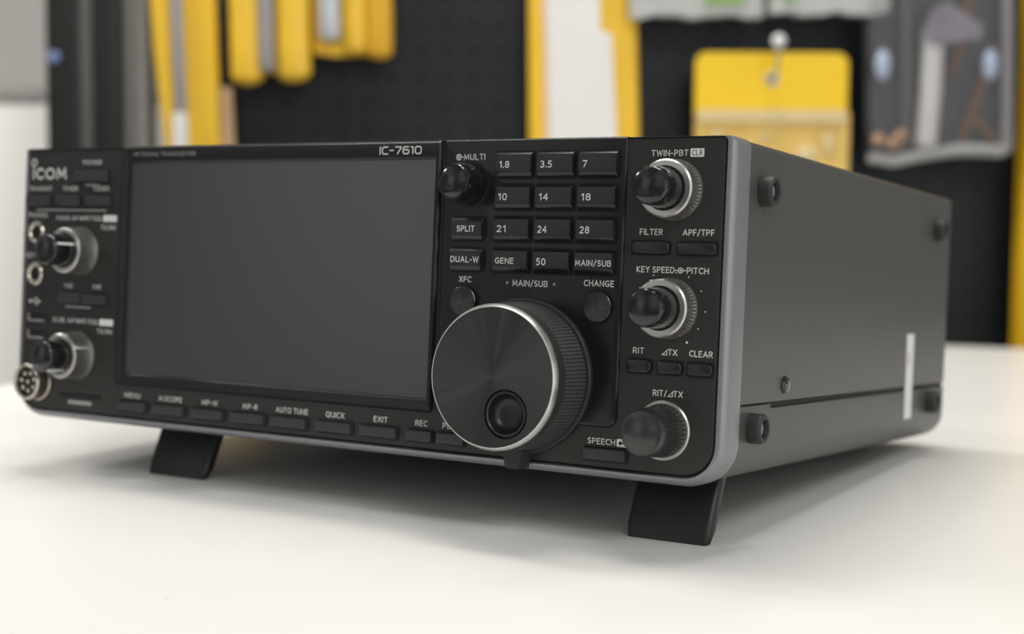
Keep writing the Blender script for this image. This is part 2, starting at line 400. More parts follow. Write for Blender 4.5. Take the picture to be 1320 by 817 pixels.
# lettering: every glyph is a set of pen strokes (width, strokes) on a cap height of 1
def arc(cx, cy, rx, ry, a0, a1, n=9):
    return [(cx + rx * math.cos(math.radians(a0 + (a1 - a0) * k / n)), cy + ry * math.sin(math.radians(a0 + (a1 - a0) * k / n))) for k in range(n + 1)]
def bowl(x0, xr, y0, y1):
    m, h = (y0 + y1) / 2, (y1 - y0) / 2
    return [(x0, y1)] + arc(xr - h * .9, m, h * .9, h, 90, -90, 8) + [(x0, y0)]
GL = {
 'A': (.66, [[(0, 0), (.33, 1), (.66, 0)], [(.11, .33), (.55, .33)]]),
 'B': (.55, [[(0, 0), (0, 1)], bowl(0, .52, .53, 1), bowl(0, .55, 0, .53)]),
 'C': (.58, [arc(.36, .5, .36, .5, 52, 308, 16)]),
 'D': (.62, [[(0, 0), (0, 1)], [(0, 1), (.22, 1)] + arc(.22, .5, .40, .5, 90, -90, 12) + [(0, 0)]]),
 'E': (.46, [[(.46, 1), (0, 1), (0, 0), (.46, 0)], [(0, .52), (.42, .52)]]),
 'F': (.44, [[(.44, 1), (0, 1), (0, 0)], [(0, .50), (.40, .50)]]),
 'G': (.64, [arc(.36, .5, .36, .5, 52, 300, 16) + [(.62, .10), (.62, .46), (.40, .46)]]),
 'H': (.60, [[(0, 0), (0, 1)], [(.60, 0), (.60, 1)], [(0, .52), (.60, .52)]]),
 'I': (.0, [[(0, 0), (0, 1)]]),
 'K': (.54, [[(0, 0), (0, 1)], [(.52, 1), (.02, .47), (.54, 0)]]),
 'L': (.43, [[(0, 1), (0, 0), (.43, 0)]]),
 'M': (.74, [[(0, 0), (.06, 1), (.37, .22), (.68, 1), (.74, 0)]]),
 'N': (.60, [[(0, 0), (0, 1), (.60, 0), (.60, 1)]]),
 'O': (.70, [arc(.35, .5, .35, .5, 90, 450, 24)]),
 'P': (.50, [[(0, 0), (0, 1)], bowl(0, .50, .44, 1)]),
 'Q': (.70, [arc(.35, .5, .35, .5, 90, 450, 24), [(.40, .20), (.72, -.10)]]),
 'R': (.53, [[(0, 0), (0, 1)], bowl(0, .50, .47, 1), [(.24, .47), (.53, 0)]]),
 'S': (.48, [arc(.25, .745, .23, .255, 40, 250, 10) + arc(.23, .26, .25, .26, 70, -140, 10)]),
 'T': (.54, [[(0, 1), (.54, 1)], [(.27, 1), (.27, 0)]]),
 'U': (.58, [[(0, 1), (0, .3)] + arc(.29, .3, .29, .3, 180, 360, 10) + [(.58, 1)]]),
 'V': (.62, [[(0, 1), (.31, 0), (.62, 1)]]),
 'W': (.90, [[(0, 1), (.22, 0), (.45, .9), (.68, 0), (.90, 1)]]),
 'X': (.58, [[(0, 1), (.58, 0)], [(0, 0), (.58, 1)]]),
 'Y': (.58, [[(0, 1), (.29, .46), (.58, 1)], [(.29, .46), (.29, 0)]]),
 'Z': (.52, [[(0, 1), (.52, 1), (0, 0), (.52, 0)]]),
 'z': (.38, [[(0, .68), (.38, .68), (0, 0), (.38, 0)]]),
 '0': (.50, [arc(.25, .5, .25, .5, 90, 450, 20)]),
 '1': (.24, [[(0, .80), (.22, 1), (.22, 0)]]),
 '2': (.46, [arc(.22, .72, .22, .28, 150, -25, 9) + [(0, 0), (.46, 0)]]),
 '3': (.46, [arc(.20, .76, .22, .24, 140, -90, 9), arc(.20, .26, .25, .26, 90, -140, 9)]),
 '4': (.52, [[(.38, 0), (.38, 1), (0, .30), (.52, .30)]]),
 '5': (.45, [[(.42, 1), (.06, 1), (.04, .58)] + arc(.17, .31, .27, .31, 100, -130, 10)]),
 '6': (.48, [arc(.24, .30, .24, .30, 90, 450, 14), [(.01, .33), (.06, .65), (.20, .88), (.38, 1)]]),
 '7': (.46, [[(0, 1), (.46, 1), (.14, 0)]]),
 '8': (.48, [arc(.24, .76, .21, .24, 90, 450, 14), arc(.24, .27, .24, .27, 90, 450, 14)]),
 '.': (.0, [[(0, 0), (0, .06)]]),
 '-': (.26, [[(0, .42), (.26, .42)]]),
 '/': (.36, [[(0, -.10), (.36, 1.08)]]),
 # wide squared figures of the model number
 'q0': (.74, [[(.16, 0), (.58, 0), (.74, .16), (.74, .84), (.58, 1), (.16, 1), (0, .84), (0, .16), (.16, 0)]]),
 'q1': (.24, [[(0, .98), (.22, .98), (.22, 0)]]),
 'q6': (.74, [[(.68, 1), (.16, 1), (0, .84), (0, .16), (.16, 0), (.58, 0), (.74, .16), (.74, .44), (.58, .58), (0, .58)]]),
 'q7': (.70, [[(0, 1), (.70, 1), (.70, .86), (.28, 0)]]),
 'qC': (.70, [[(.70, 1), (.16, 1), (0, .84), (0, .16), (.16, 0), (.70, 0)]]),
 'qI': (.0, [[(0, 0), (0, 1)]]),
 'q-': (.42, [[(0, .5), (.42, .5)]]),
 # heavy rounded capitals of the maker's mark
 'mI': (.0, [[(0, 0), (0, 1)]]),
 'mC': (.60, [arc(.36, .5, .36, .5, 48, 312, 16)]),
 'mO': (.76, [arc(.38, .5, .38, .5, 90, 450, 24)]),
 'mM': (.78, [[(0, 0), (.08, 1), (.39, .25), (.70, 1), (.78, 0)]]),
}
def stroke(bm, pts, t, y, mi):
    closed = len(pts) > 3 and abs(pts[0][0] - pts[-1][0]) + abs(pts[0][1] - pts[-1][1]) < 1e-6
    P = [Vector(p) for p in (pts[:-1] if closed else pts)]
    Q = [P[0]]
    for p in P[1:]:
        if (p - Q[-1]).length > t * .04: Q.append(p)
    P = Q; n = len(P); Lf, Rt = [], []
    for i in range(n):
        d0 = (P[i] - P[i - 1]).normalized() if (i > 0 or closed) else None
        d1 = (P[(i + 1) % n] - P[i]).normalized() if (i < n - 1 or closed) else None
        if d0 is None: d0 = d1
        if d1 is None: d1 = d0
        n0, n1 = Vector((-d0.y, d0.x)), Vector((-d1.y, d1.x))
        m = n0 + n1
        m = n0 if m.length < .2 else m.normalized()
        k = t / 2 / max(.42, m.dot(n0))
        e = Vector((0, 0))
        if not closed and i == 0: e = -d1 * t * .5
        if not closed and i == n - 1: e = d0 * t * .5
        Lf.append(P[i] + m * k + e); Rt.append(P[i] - m * k + e)
    A = [bm.verts.new((p.x, y, p.y)) for p in Lf]; B = [bm.verts.new((p.x, y, p.y)) for p in Rt]
    for i in range(n if closed else n - 1):
        j = (i + 1) % n
        bm.faces.new((A[i], A[j], B[j], B[i])).material_index = mi
def put_text(bm, s, x0, zc, h, x1=None, y=0.0, mi=0, wf=0.86, bold=0.0, style=''):
    t = h * (.135 + bold); gap = .30
    adv, x = [], 0.0
    for ch in s:
        if ch == ' ': x += .34; continue
        w_, st = GL[(style + ch) if style else ch]
        adv.append((x, st)); x += w_ + gap
    tot = x - gap
    hh = h - t
    sx = (x1 - x0 - t) / tot if x1 is not None else hh * wf
    for ax, st in adv:
        for pl in st:
            stroke(bm, [(x0 + t / 2 + (ax + p[0]) * sx, zc - hh / 2 + p[1] * hh) for p in pl], t, y, mi)
def flat(bm, ol, y=0.0, mi=0): bm.faces.new([bm.verts.new((p[0], y, p[1])) for p in ol]).material_index = mi
def ring(bm, cx, cz, ro_, ri, y=0.0, mi=0, n=28):
    A = [bm.verts.new((cx + ro_ * math.cos(2 * PI * i / n), y, cz + ro_ * math.sin(2 * PI * i / n))) for i in range(n)]
    B = [bm.verts.new((cx + ri * math.cos(2 * PI * i / n), y, cz + ri * math.sin(2 * PI * i / n))) for i in range(n)]
    for i in range(n): bm.faces.new((A[i], A[(i + 1) % n], B[(i + 1) % n], B[i])).material_index = mi
def disc(bm, cx, cz, r, y=0.0, mi=0, n=20): flat(bm, [(cx + r * math.cos(2 * PI * i / n), cz + r * math.sin(2 * PI * i / n)) for i in range(n)], y, mi)
def bar(bm, x0, z0, x1, z1, y=0.0, mi=0): flat(bm, [(x0, z0), (x1, z0), (x1, z1), (x0, z1)], y, mi)
def target(bm, cx, cz, r=1.0):
    ring(bm, cx, cz, r, r * .68); disc(bm, cx, cz, r * .36)
def delta(bm, x0, z0, w, h):
    t = .26
    A = [(x0, z0), (x0 + w, z0), (x0 + w, z0 + h)]
    B = [(x0 + t * 2.3, z0 + t), (x0 + w - t, z0 + t), (x0 + w - t, z0 + h - t * 2.3)]
    va = [bm.verts.new((p[0], 0, p[1])) for p in A]; vb = [bm.verts.new((p[0], 0, p[1])) for p in B]
    for i in range(3): bm.faces.new((va[i], va[(i + 1) % 3], vb[(i + 1) % 3], vb[i]))
def legend(build, y, parent, name='printed_legend', mats=None, label=None):
    bm = bmesh.new(); build(bm)
    for f in bm.faces:
        f.normal_update()
        if f.normal.y > 0: f.normal_flip()
    me = finish(bm, name, mats or [M_PRINT, M_DARK], MM, 0, recalc=False)
    o = link(name, me, parent)
    pl = parent['_l']; o.location = ((-pl[0]) * MM, (y - pl[1]) * MM, (-pl[2]) * MM)
    if label: o['label'] = label
    return o
def word(s, x0, x1, zc, h, y, parent, mats=None):
    return legend(lambda b: put_text(b, s, x0, zc, h, x1), y, parent, mats=mats)

PF, PK = FY - 0.06, KY - 0.06
# --- right section lettering
def twin(b):
    put_text(b, 'TWIN-PBT', 308.5, 112.4, 2.1, 322.1)
    flat(b, rrect(322.9, 111.0, 327.9, 113.8, .4, 3)); put_text(b, 'CLR', 323.4, 112.4, 1.9, 327.4, y=-.03, mi=1)
legend(twin, PF, panel)
word('FILTER', 305.3, 313.9, 85.6, 2.1, PF, panel)
word('APF/TPF', 321.4, 332.8, 85.6, 2.1, PF, panel)
def keysp(b):
    put_text(b, 'KEY SPEED', 304.7, 72.8, 2.1, 318.9)
    bar(b, 319.1, 72.6, 320.0, 72.9); target(b, 321.1, 72.75, 1.0); bar(b, 322.2, 72.6, 323.1, 72.9)
    put_text(b, 'PITCH', 323.4, 72.8, 2.1, 331.4)
legend(keysp, PF, panel)
word('RIT', 304.6, 308.8, 45.0, 2.1, PF, panel)
def dtx(b): delta(b, 315.4, 43.95, 2.1, 2.0); put_text(b, 'TX', 317.7, 45.0, 2.1, 321.2)
legend(dtx, PF, panel)
word('CLEAR', 325.6, 334.1, 45.0, 2.1, PF, panel)
def rdtx(b): put_text(b, 'RIT/', 312.8, 31.0, 2.1, 318.0); delta(b, 318.2, 29.95, 2.1, 2.0); put_text(b, 'TX', 320.4, 31.0, 2.1, 323.9)
legend(rdtx, PF, panel)
def dots(b):
    for k, (rr, a) in enumerate(((12.2, 80), (12.6, 58), (13, 28), (13.3, -3), (12.7, -31), (13.3, -58), (12.6, 120), (13, 150), (13.2, 180))):
        a = math.radians(a); disc(b, 317.5 + rr * math.cos(a), 59.9 + rr * math.sin(a), .42 if k == 5 else .24, n=10)
legend(dots, PF, panel, 'printed_dots')
def speech(b):
    put_text(b, 'SPEECH', 288.6, 12.7, 2.1, 299.3)
    flat(b, rrect(299.9, 11.4, 304.8, 14.1, .4, 3))
    disc(b, 301.3, 12.7, .65, -.03, 1, 12); bar(b, 301.3, 12.5, 304.1, 12.95, -.03, 1); bar(b, 303.3, 11.9, 303.8, 12.6, -.03, 1)
legend(speech, PF, panel)
# --- module lettering
def multi(b):
    target(b, 231.2, 111.8, 1.15); bar(b, 232.4, 111.65, 233.2, 111.95); put_text(b, 'MULTI', 233.4, 111.8, 2.2, 242.5)
legend(multi, PK, keypan)
word('XFC', 233.4, 238.6, 67.2, 2.1, PK, keypan)
def msub(b):
    flat(b, [(253.6, 65.8), (254.6, 66.5), (253.6, 67.2)], mi=1); flat(b, [(273.6, 65.8), (273.6, 67.2), (272.6, 66.5)], mi=1)
    put_text(b, 'MAIN/SUB', 256.2, 66.5, 2.2, 270.6)
legend(msub, PK, keypan, mats=[M_PRINT, M_PRINTG])
word('CHANGE', 285.1, 296.8, 67.4, 2.2, PK, keypan)
legend(lambda b: put_text(b, 'IC-7610', 195.6, 114.6, 3.0, 214.7, bold=.0, style='q'), -0.86, screen_frame)
word('HF/50MHz TRANSCEIVER', 68.1, 102.9, 114.7, 1.7, -0.86, screen_frame, mats=[M_PRINTG])
# --- bottom row lettering
for s, x0, x1 in (('MENU', 66.5, 75.7), ('M.SCOPE', 86.4, 99.2), ('MP-W', 110.1, 118.6), ('MP-R', 131.9, 139.6), ('AUTO TUNE', 149.1, 165.1),
                  ('QUICK', 173.9, 183.0), ('EXIT', 196.7, 203.2), ('REC', 215.9, 221.3), ('PLAY', 228.1, 236.3)):
    word(s, x0, x1, 13.0, 2.2, PF, panel)
# --- left section lettering
def logo(b):
    put_text(b, 'ICOM', 6.0, 107.0, 5.0, 26.9, bold=0.04, style='m'); ring(b, 6.6, 111.8, 1.8, 1.1)
legend(logo, PF, panel, 'maker_logo')
for s, x0, x1, z in (('POWER', 36.9, 48.1, 111.7), ('TRANSMIT', 3.6, 18.4, 100.4), ('TIMER', 25.1, 34.2, 100.4), ('TUNER', 43.4, 53.0, 100.4),
                     ('PHONES', 4.2, 16.0, 88.7), ('TX/RX', 48.9, 57.9, 83.7), ('KEY', 3.4, 9.0, 70.9), ('NB', 28.4, 33.2, 58.1),
                     ('NR', 45.6, 50.4, 58.1), ('TX/RX', 48.9, 57.9, 39.1)):
    word(s, x0, x1, z, 2.0, PF, panel)
for s, z in (('MAIN AF', 87.6), ('SUB AF', 43.0)):
    def af(b, s=s, z=z):
        put_text(b, s, 21.9, z, 2.0, 35.2); bar(b, 35.5, z - .15, 36.1, z + .15); target(b, 37.2, z, .95); bar(b, 38.2, z - .15, 38.8, z + .15)
        put_text(b, 'RF/SQL', 39.0, z, 2.0, 49.6); flat(b, rrect(50.1, z - 1.4, 58.3, z + 1.4, .4, 3))
    legend(af, PF, panel)
def usb(b):
    bar(b, 6.6, 50.4, 12.6, 50.75); disc(b, 7.0, 50.6, .75, n=12); flat(b, [(12.2, 49.9), (13.6, 50.6), (12.2, 51.3)])
    flat(b, [(8.2, 50.6), (9.6, 51.9), (9.9, 51.9), (8.6, 50.6)]); bar(b, 9.8, 51.7, 11.0, 52.0); disc(b, 11.2, 51.85, .45, n=10)
    flat(b, [(9.4, 50.5), (10.6, 49.3), (10.9, 49.3), (9.8, 50.5)]); bar(b, 10.8, 49.1, 11.9, 49.7)
legend(usb, PF, panel, 'usb_symbol')

# --- keys: raised caps with sloped upper and lower facets, in a dark well
def cap(x0, z0, x1, z1, rise, top, bot, base):
    """keycap about its own lower left corner; top/bot = heights of the sloped facets"""
    w, h = x1 - x0, z1 - z0
    b = bmesh.new()
    def ol(i, zt, zb): return rrect(i, zb, w - i, h - zt, .35, 3)
    loops(b, [(ol(0, 0, 0), 1.0), (ol(0, 0, 0), -rise * .35), (ol(.12, .12, .12), -rise * .5), (ol(.3, top, bot), -rise), (ol(.6, top + .3, bot + .3), -rise * 1.02)])
    return b
def well(host, x0, z0, x1, z1, g, y):
    b = bmesh.new(); flat(b, rrect(x0 - g, z0 - g, x1 + g, z1 + g, .7, 4), y)
    part('button_well', b, M_DARK, W0, host, smooth=0)
cols = ((248.0, 263.0), (264.9, 279.9), (281.8, 297.0))
rows = ((104.3, 113.2), (92.9, 101.5), (81.5, 90.0), (70.4, 78.6))
names = (('1.8', '3.5', '7'), ('10', '14', '18'), ('21', '24', '28'), ('GENE', '50', 'MAIN/SUB'))
KR = 1.9
for r_, (z0, z1) in enumerate(rows):
    for c_, (x0, x1) in enumerate(cols):
        well(keypan, x0, z0, x1, z1, .75, KY - .03)
        k = part('band_key', cap(x0, z0, x1, z1, KR, .8, 1.7, KY), M_KEY, (x0, KY, z0))
        s = names[r_][c_]; zc = (z0 + z1) / 2 + (.0 if r_ < 3 else -.2)
        yk = KY - KR * 1.02 - .05
        if s == 'MAIN/SUB': word(s, x0 + .5, x1 - .7, zc, 2.1, yk, k)
        elif s == 'GENE': word(s, x0 + 1.6, x0 + 9.3, zc, 2.1, yk, k)
        else: word(s, x0 + 1.8, x0 + 1.8 + {'1.8': 4.1, '7': 1.8, '3.5': 4.7}.get(s, 3.7), zc, 2.45, yk, k)
for s, z0, z1, a0, a1 in (('SPLIT', 81.4, 89.8, 2.9, 10.5), ('DUAL-W', 70.2, 78.6, 0.7, 12.8)):
    well(keypan, 229.8, z0, 243.4, z1, .5, KY - .03)
    k = part('function_key', cap(229.8, z0, 243.4, z1, KR, 1.7, 1.7, KY), M_KEY, (229.8, KY, z0))
    word(s, 229.8 + a0, 229.8 + a1, (z0 + z1) / 2, 2.2, KY - KR * 1.02 - .05, k)
# --- bottom row buttons
for x0, x1 in ((63.8, 79.9), (84.0, 101.2), (105.4, 122.6), (126.6, 144.1), (147.6, 165.3), (169.9, 187.2), (191.2, 208.4), (212.8, 224.4), (226.4, 238.4), (287.6, 304.2)):
    well(panel, x0, 6.1, x1, 10.4, .45, FY - .03)
    part('push_button', cap(x0, 6.1, x1, 10.4, 2.0, .35, .4, FY), M_BTN, (x0, FY, 6.1))
# --- left section buttons
for x0, z0, x1, z1 in ((32.8, 103.0, 52.4, 108.2), (2.9 + .8, 92.7, 18.0, 97.4), (22.3, 92.7, 36.2, 97.4), (40.0, 92.7, 54.6, 97.4), (25.8, 50.3, 39.4, 55.0), (40.4, 50.3, 54.0, 55.0)):
    well(panel, x0, z0, x1, z1, .45, FY - .03)
    part('push_button', cap(x0, z0, x1, z1, 1.7, .35, .8, FY), M_BTN, (x0, FY, z0))
# --- pill buttons
def pill(x0, z0, x1, z1):
    well(panel, x0, z0, x1, z1, .5, FY - .03)
    w, h = x1 - x0, z1 - z0
    b = bmesh.new(); slab_rr(b, 0, 0, w, h, h * .42, -1.5, 1, .6, 3)
    return part('pill_button', b, M_KEY, (x0, FY, z0))
pill(302.8, 78.1, 317.0, 82.3); pill(320.0, 78.1, 334.2, 82.3)
for x0, x1 in ((302.9, 312.1), (314.2, 323.4), (325.3, 334.5)): pill(x0, 37.5, x1, 41.9)
for x0, x1, z in ((38.6, 47.2, 101.9), (9, 52, 91.0), (29.0, 44.6, 49.0)):  # first is the power LED bar, the others paint the button lip highlights
    b = bmesh.new(); flat(b, rrect(x0, z - .35, x1, z + .35, .2, 2), FY - .05)
    part('led_and_highlight_strip', b, M_PRINTG, W0, panel, smooth=0, label='thin pale strip under the left buttons, LED bar and painted lip highlights')

# --- the dial
DC = (262.6, KY, 33.6)
b = bmesh.new(); lathe(b, [(27.6, 0), (27.6, -1.4), (27.0, -2.2), (24, -2.2)], 128)
dial = part('tuning_dial', b, M_RUBBER, DC)
b = bmesh.new()
pr = [(26.4, -1.8)] + [(26.5 - .025 * j, -2.6 - .36 * j) for j in range(40)] + [(25.55, -17.6), (25.4, -20.6)]
def grip(a, j, i):
    if 1 <= j <= 39: return -.38 if (j % 3 != 0 and i % 4 < 3) else 0
    return 0
lathe(b, pr, 480, fn=grip, cap1=False)
part('grip_sleeve', b, M_RUBBER, DC, dial, smooth=0)
b = bmesh.new(); lathe(b, [(25.4, -20.4), (25.45, -20.9), (24.5, -22.75), (24.25, -22.75), (24.2, -22.3)], 160, cap0=False, cap1=False)
part('bright_ring', b, M_CHROME, DC, dial, label='polished silver ring around the dial face')
b = bmesh.new()
hc = (6.2, -12.3); hr = 8.5; N = 160
outer, hole = [], []
for i in range(N):
    a = 2 * PI * i / N; dx, dz = math.cos(a), math.sin(a)
    bq = hc[0] * dx + hc[1] * dz; t = -bq + math.sqrt(bq * bq - (hc[0] ** 2 + hc[1] ** 2 - 24.2 ** 2))
    outer.append((hc[0] + t * dx, hc[1] + t * dz)); hole.append((hc[0] + hr * dx, hc[1] + hr * dz))
mid = [((o_[0] * .5 + h_[0] * .5), (o_[1] * .5 + h_[1] * .5)) for o_, h_ in zip(outer, hole)]
loops(b, [(outer, -22.5), (mid, -22.5), (hole, -22.5), ([(hc[0] + (p[0] - hc[0]) * .97, hc[1] + (p[1] - hc[1]) * .97) for p in hole], -21.6)], False, False)
part('dial_face', b, M_SPUN, DC, dial, label='spun black metal dial face')
b = bmesh.new()
lathe(b, [(8.3, -21.4), (8.0, -21.4), (7.95, -22.4), (7.7, -22.75), (7.3, -22.75), (7.0, -22.4), (6.9, -21.3), (6.5, -20.0), (5.8, -18.8), (4.8, -18.0), (3.6, -17.6), (2.0, -17.4), (.05, -17.35)], 72, hc[0], hc[1], cap0=False)
part('finger_dimple', b, M_FOOT, DC, dial)
# drag lever beneath the dial
b = bmesh.new()
lv = lambda k: [(-3.6 * k, -.8), (-2.6 * k, -3.6), (2.6 * k, -3.6), (3.7 * k, -.8), (4.4 * k, 3.0), (-4.4 * k, 3.0)]
loops(b, [(lv(.92), -7), (lv(1), -6), (lv(1), 1)])
part('drag_lever', b, M_RUBBER, (262.6, 0, 4.4))

# --- XFC and CHANGE buttons
b = bmesh.new(); lathe(b, [(5.5, .2), (5.5, -1.4), (5.2, -1.7), (3.4, -1.5), (1.7, -1.38), (.05, -1.36)], 64)
rb = part('round_button', b, M_SPUN, (236.1, KY, 59.2))
again(rb, (291.2, KY, 59.3))
for x in (236.1, 291.2):
    b = bmesh.new(); ring(b, x, 59.25, 6.2, 5.3, KY - .04)
    part('button_surround', b, M_DARK, W0, keypan, smooth=0)

# --- knobs
def ridged(n, d):
    return lambda a, j, i: (-d if (i % 4) < 2 else 0)
def inner_knob(length, r0, r1, indicator=None):
    b = bmesh.new()
    prof = [(r0, 0), (r0, -2), (r0 * .985, -length * .35), (r1 * 1.02, -length * .78), (r1, -length + 1.3), (r1 * .98, -length + .75), (r1 * .93, -length + .35), (r1 * .88, -length + .4), (r1 * .8, -length + .1), (r1 * .6, -length - .45), (r1 * .35, -length - .85), (r1 * .15, -length - 1.0), (.05, -length - 1.02)]
    lathe(b, prof, 96, fn=lambda a, j, i: (-.06 if (j in (1, 2, 3) and i % 4 < 2) else 0))
    return b
def pointer(length, r, deg):
    b = bmesh.new(); a = math.radians(deg)
    u = Vector((math.cos(a), 0, math.sin(a))); w = Vector((-math.sin(a), 0, math.cos(a)))
    vs = []
    for y in (-length, -2.5):
        for s_, rr in ((-.42, r - .5), (.42, r - .5), (.42, r + .12), (-.42, r + .12)):
            p = u * rr + w * s_; vs.append(b.verts.new((p.x, y, p.z)))
    for f in ((0, 1, 2, 3), (7, 6, 5, 4), (0, 4, 5, 1), (1, 5, 6, 2), (2, 6, 7, 3), (3, 7, 4, 0)): b.faces.new([vs[q] for q in f])
    return b
def dual(cx, cz, ring_y, ptr=None, rptr=None, rb_=10.4, rf=9.9):
    loc = (cx, FY, cz)
    b = bmesh.new()
    lathe(b, [(rb_ + .1, 0), (rb_ + .1, -.8), (rb_ - .1, -1.2)] + [(rb_ - .1 + (rf - rb_ + .1) * k / 3, -1.2 - (ring_y - 2.4) * k / 3) for k in range(4)] +
          [(rf, -ring_y + 1.1), (rf - .1, -ring_y + .5), (rf - .6, -ring_y), (7.6, -ring_y), (7.5, -ring_y + .6)], 312, fn=lambda a, j, i: (-1.0 if (4 <= j <= 6 and i % 6 < 3) else 0))
    rk = part('outer_ring_knob', b, M_RING, loc, label='knurled silver outer knob')
    b = bmesh.new(); lathe(b, [(7.55, -ring_y + .15), (6.2, -ring_y + .1)], 48, cap0=False, cap1=False)
    part('ring_gap', b, M_DARK, loc, rk)
    ik = part('inner_knob', inner_knob(20.5, 7.2, 6.5), M_KNOB, loc)
    if ptr is not None: part('pointer_line', pointer(19.0, 6.9, ptr), M_PRINT, loc, ik, 0)
    if rptr is not None: part('pointer_line', pointer(ring_y - .3, rf, rptr), M_PRINT, loc, rk, 0)
dual(317.5, 99.9, 8.0)
dual(317.5, 59.8, 8.0, None, 112)
dual(37.4, 73.3, 10.2, 22, None, 10.5, 9.7)
dual(37.3, 28.0, 10.2, -62, 24, 10.5, 9.7)
b = bmesh.new()
lathe(b, [(7.5, .3), (7.5, -1), (7.3, -3), (6.7, -10.2), (6.5, -11.2), (6.2, -11.7), (5.9, -11.6), (5.6, -11.5), (5.2, -11.7), (4.2, -12.2), (2.8, -12.65), (1.2, -12.9), (.05, -12.92)], 96, fn=lambda a, j, i: (-.07 if j in (1, 2, 3) and i % 4 < 2 else 0))
part('multi_knob', b, M_KNOB, (236.2, KY, 101.9))
b = bmesh.new(); ring(b, 236.2, 101.9, 8.6, 7.2, KY - .04)
part('knob_recess', b, M_DARK, W0, keypan, smooth=0)
b = bmesh.new()
lathe(b, [(9.2, 0), (9.2, -1.6), (8.9, -2.2), (8.55, -8), (8.0, -13.5), (7.6, -16.6), (7.3, -17.3), (6.9, -17.4), (6.4, -17.4), (5.2, -18.0), (3.5, -18.5), (1.5, -18.8), (.05, -18.85)], 144, fn=lambda a, j, i: (-.3 if j in (2, 3, 4) and i % 4 < 2 else 0))
rit = part('rit_knob', b, M_SMOKE, (317.1, FY, 18.4))
b = bmesh.new(); lathe(b, [(10.2, 0), (10.2, -.9), (9.8, -1.3), (9.1, -1.3)], 96, cap0=False, cap1=False)
part('knob_ring', b, M_RING, (317.1, FY, 18.4), rit, label='thin silver ring at the knob base')

# --- sockets
b = bmesh.new(); lathe(b, [(5.0, .2), (5.0, -.8), (4.6, -1.3), (3.5, -1.3), (3.1, -.9), (2.9, .1)], 48, cap0=False, cap1=False)
j0 = part('headphone_jack', b, M_NICKEL, (10.0, FY, 81.0), label='nickel jack socket')
b = bmesh.new(); lathe(b, [(3.3, -.15), (.05, -.15)], 32, cap0=False)
part('jack_hole', b, M_DARK, (10.0, FY, 81.0), j0)
again(j0, (10.0, FY, 62.7))
for z in (43.7, 36.1):
    loc = (12.0, FY, z)
    b = bmesh.new()
    loops(b, [(rrect(-6.2, -2.6, 6.2, 2.6, .5, 3), -.05), (rrect(-6.2, -2.6, 6.2, 2.6, .5, 3), -.35), (rrect(-5.7, -2.1, 5.7, 2.1, .3, 3), -.35), (rrect(-5.7, -2.1, 5.7, 2.1, .3, 3), -.05)], False, False)
    up = part('usb_port', b, M_BTN, loc)
    b = bmesh.new(); flat(b, rrect(-5.8, -2.2, 5.8, 2.2, .3, 3), -.08); part('port_opening', b, M_DARK, loc, up, 0)
    b = bmesh.new(); box(b, -4.8, -.5, -1.9, 4.4, -.1, -1.2); box(b, -5.5, -.5, -1.6, -4.9, -.1, 1.6); part('contact_tongue', b, M_PRINTG, loc, up, 0)
ml = (14.6, FY, 15.4)
b = bmesh.new(); lathe(b, [(8.3, .2), (8.3, -1.2), (7.9, -1.6), (7.8, -7.2), (7.3, -7.8), (6.6, -7.8), (6.3, -7.3), (6.3, -5.5)], 64, cap0=False, cap1=False)
mic = part('microphone_socket', b, M_NICKEL, ml, label='round nickel microphone socket')
b = bmesh.new(); lathe(b, [(6.4, -5.8), (.05, -5.8)], 40, cap0=False); part('socket_insert', b, M_DARK, ml, mic)
pin = None
for k in range(8):
    a = 2 * PI * k / 7 + .3; r_ = 4.0 if k < 7 else 0
    b = bmesh.new(); lathe(b, [(.95, -5.7), (.95, -6.6), (.6, -7.0), (.05, -7.0)], 14, cap0=False)
    part('contact_pin', b, M_NICKEL, (ml[0] + r_ * math.cos(a), FY, ml[2] + r_ * math.sin(a)), mic)
b = bmesh.new(); flat(b, rrect(27.2, 9.6, 53.0, 11.8, .6, 3), FY - .03); flat(b, rrect(33, 6.8, 47.2, 8.4, .4, 3), FY - .04, 1)
part('card_slot', b, [M_DARK, M_PRINTG], W0, smooth=0, label='memory card slot above a pale strip')

# --- case
def caseprof(z0, z1, rb_, rt, i=0): return rrect(1.2 + i, z0 + i, 339.4 - i, z1 - i, (rb_, rb_, rt, rt), 8)
b = bmesh.new(); loops(b, [(caseprof(28.0, 117.6, .3, 2.5), 12.4), (caseprof(28.0, 117.6, .3, 2.5), 276.5), (caseprof(28, 117.6, .3, 2.0, .6), 277)])
part('top_cover', b, M_CASE, W0, smooth=30)
b = bmesh.new()
loops(b, [(caseprof(1.2, 27.4, 12, .3), 12.4), (caseprof(1.2, 27.4, 12, .3), 42)])
def c2(z1, i=0): return rrect(1.2 + i, 1.2 + i, 339.4 - i, z1 - i, (12 - i, 12 - i, .3, .3), 8)
loops(b, [(c2(25.9), 42), (c2(25.9), 276.5), (c2(25.9, .6), 277)], True, True)
part('bottom_cover', b, M_CASE, W0, smooth=30)
b = bmesh.new(); slab_rr(b, 2.6, 8, 338.6, 112, 2, 11.5, 276.6, .2, 1); part('chassis', b, M_DARK, W0)
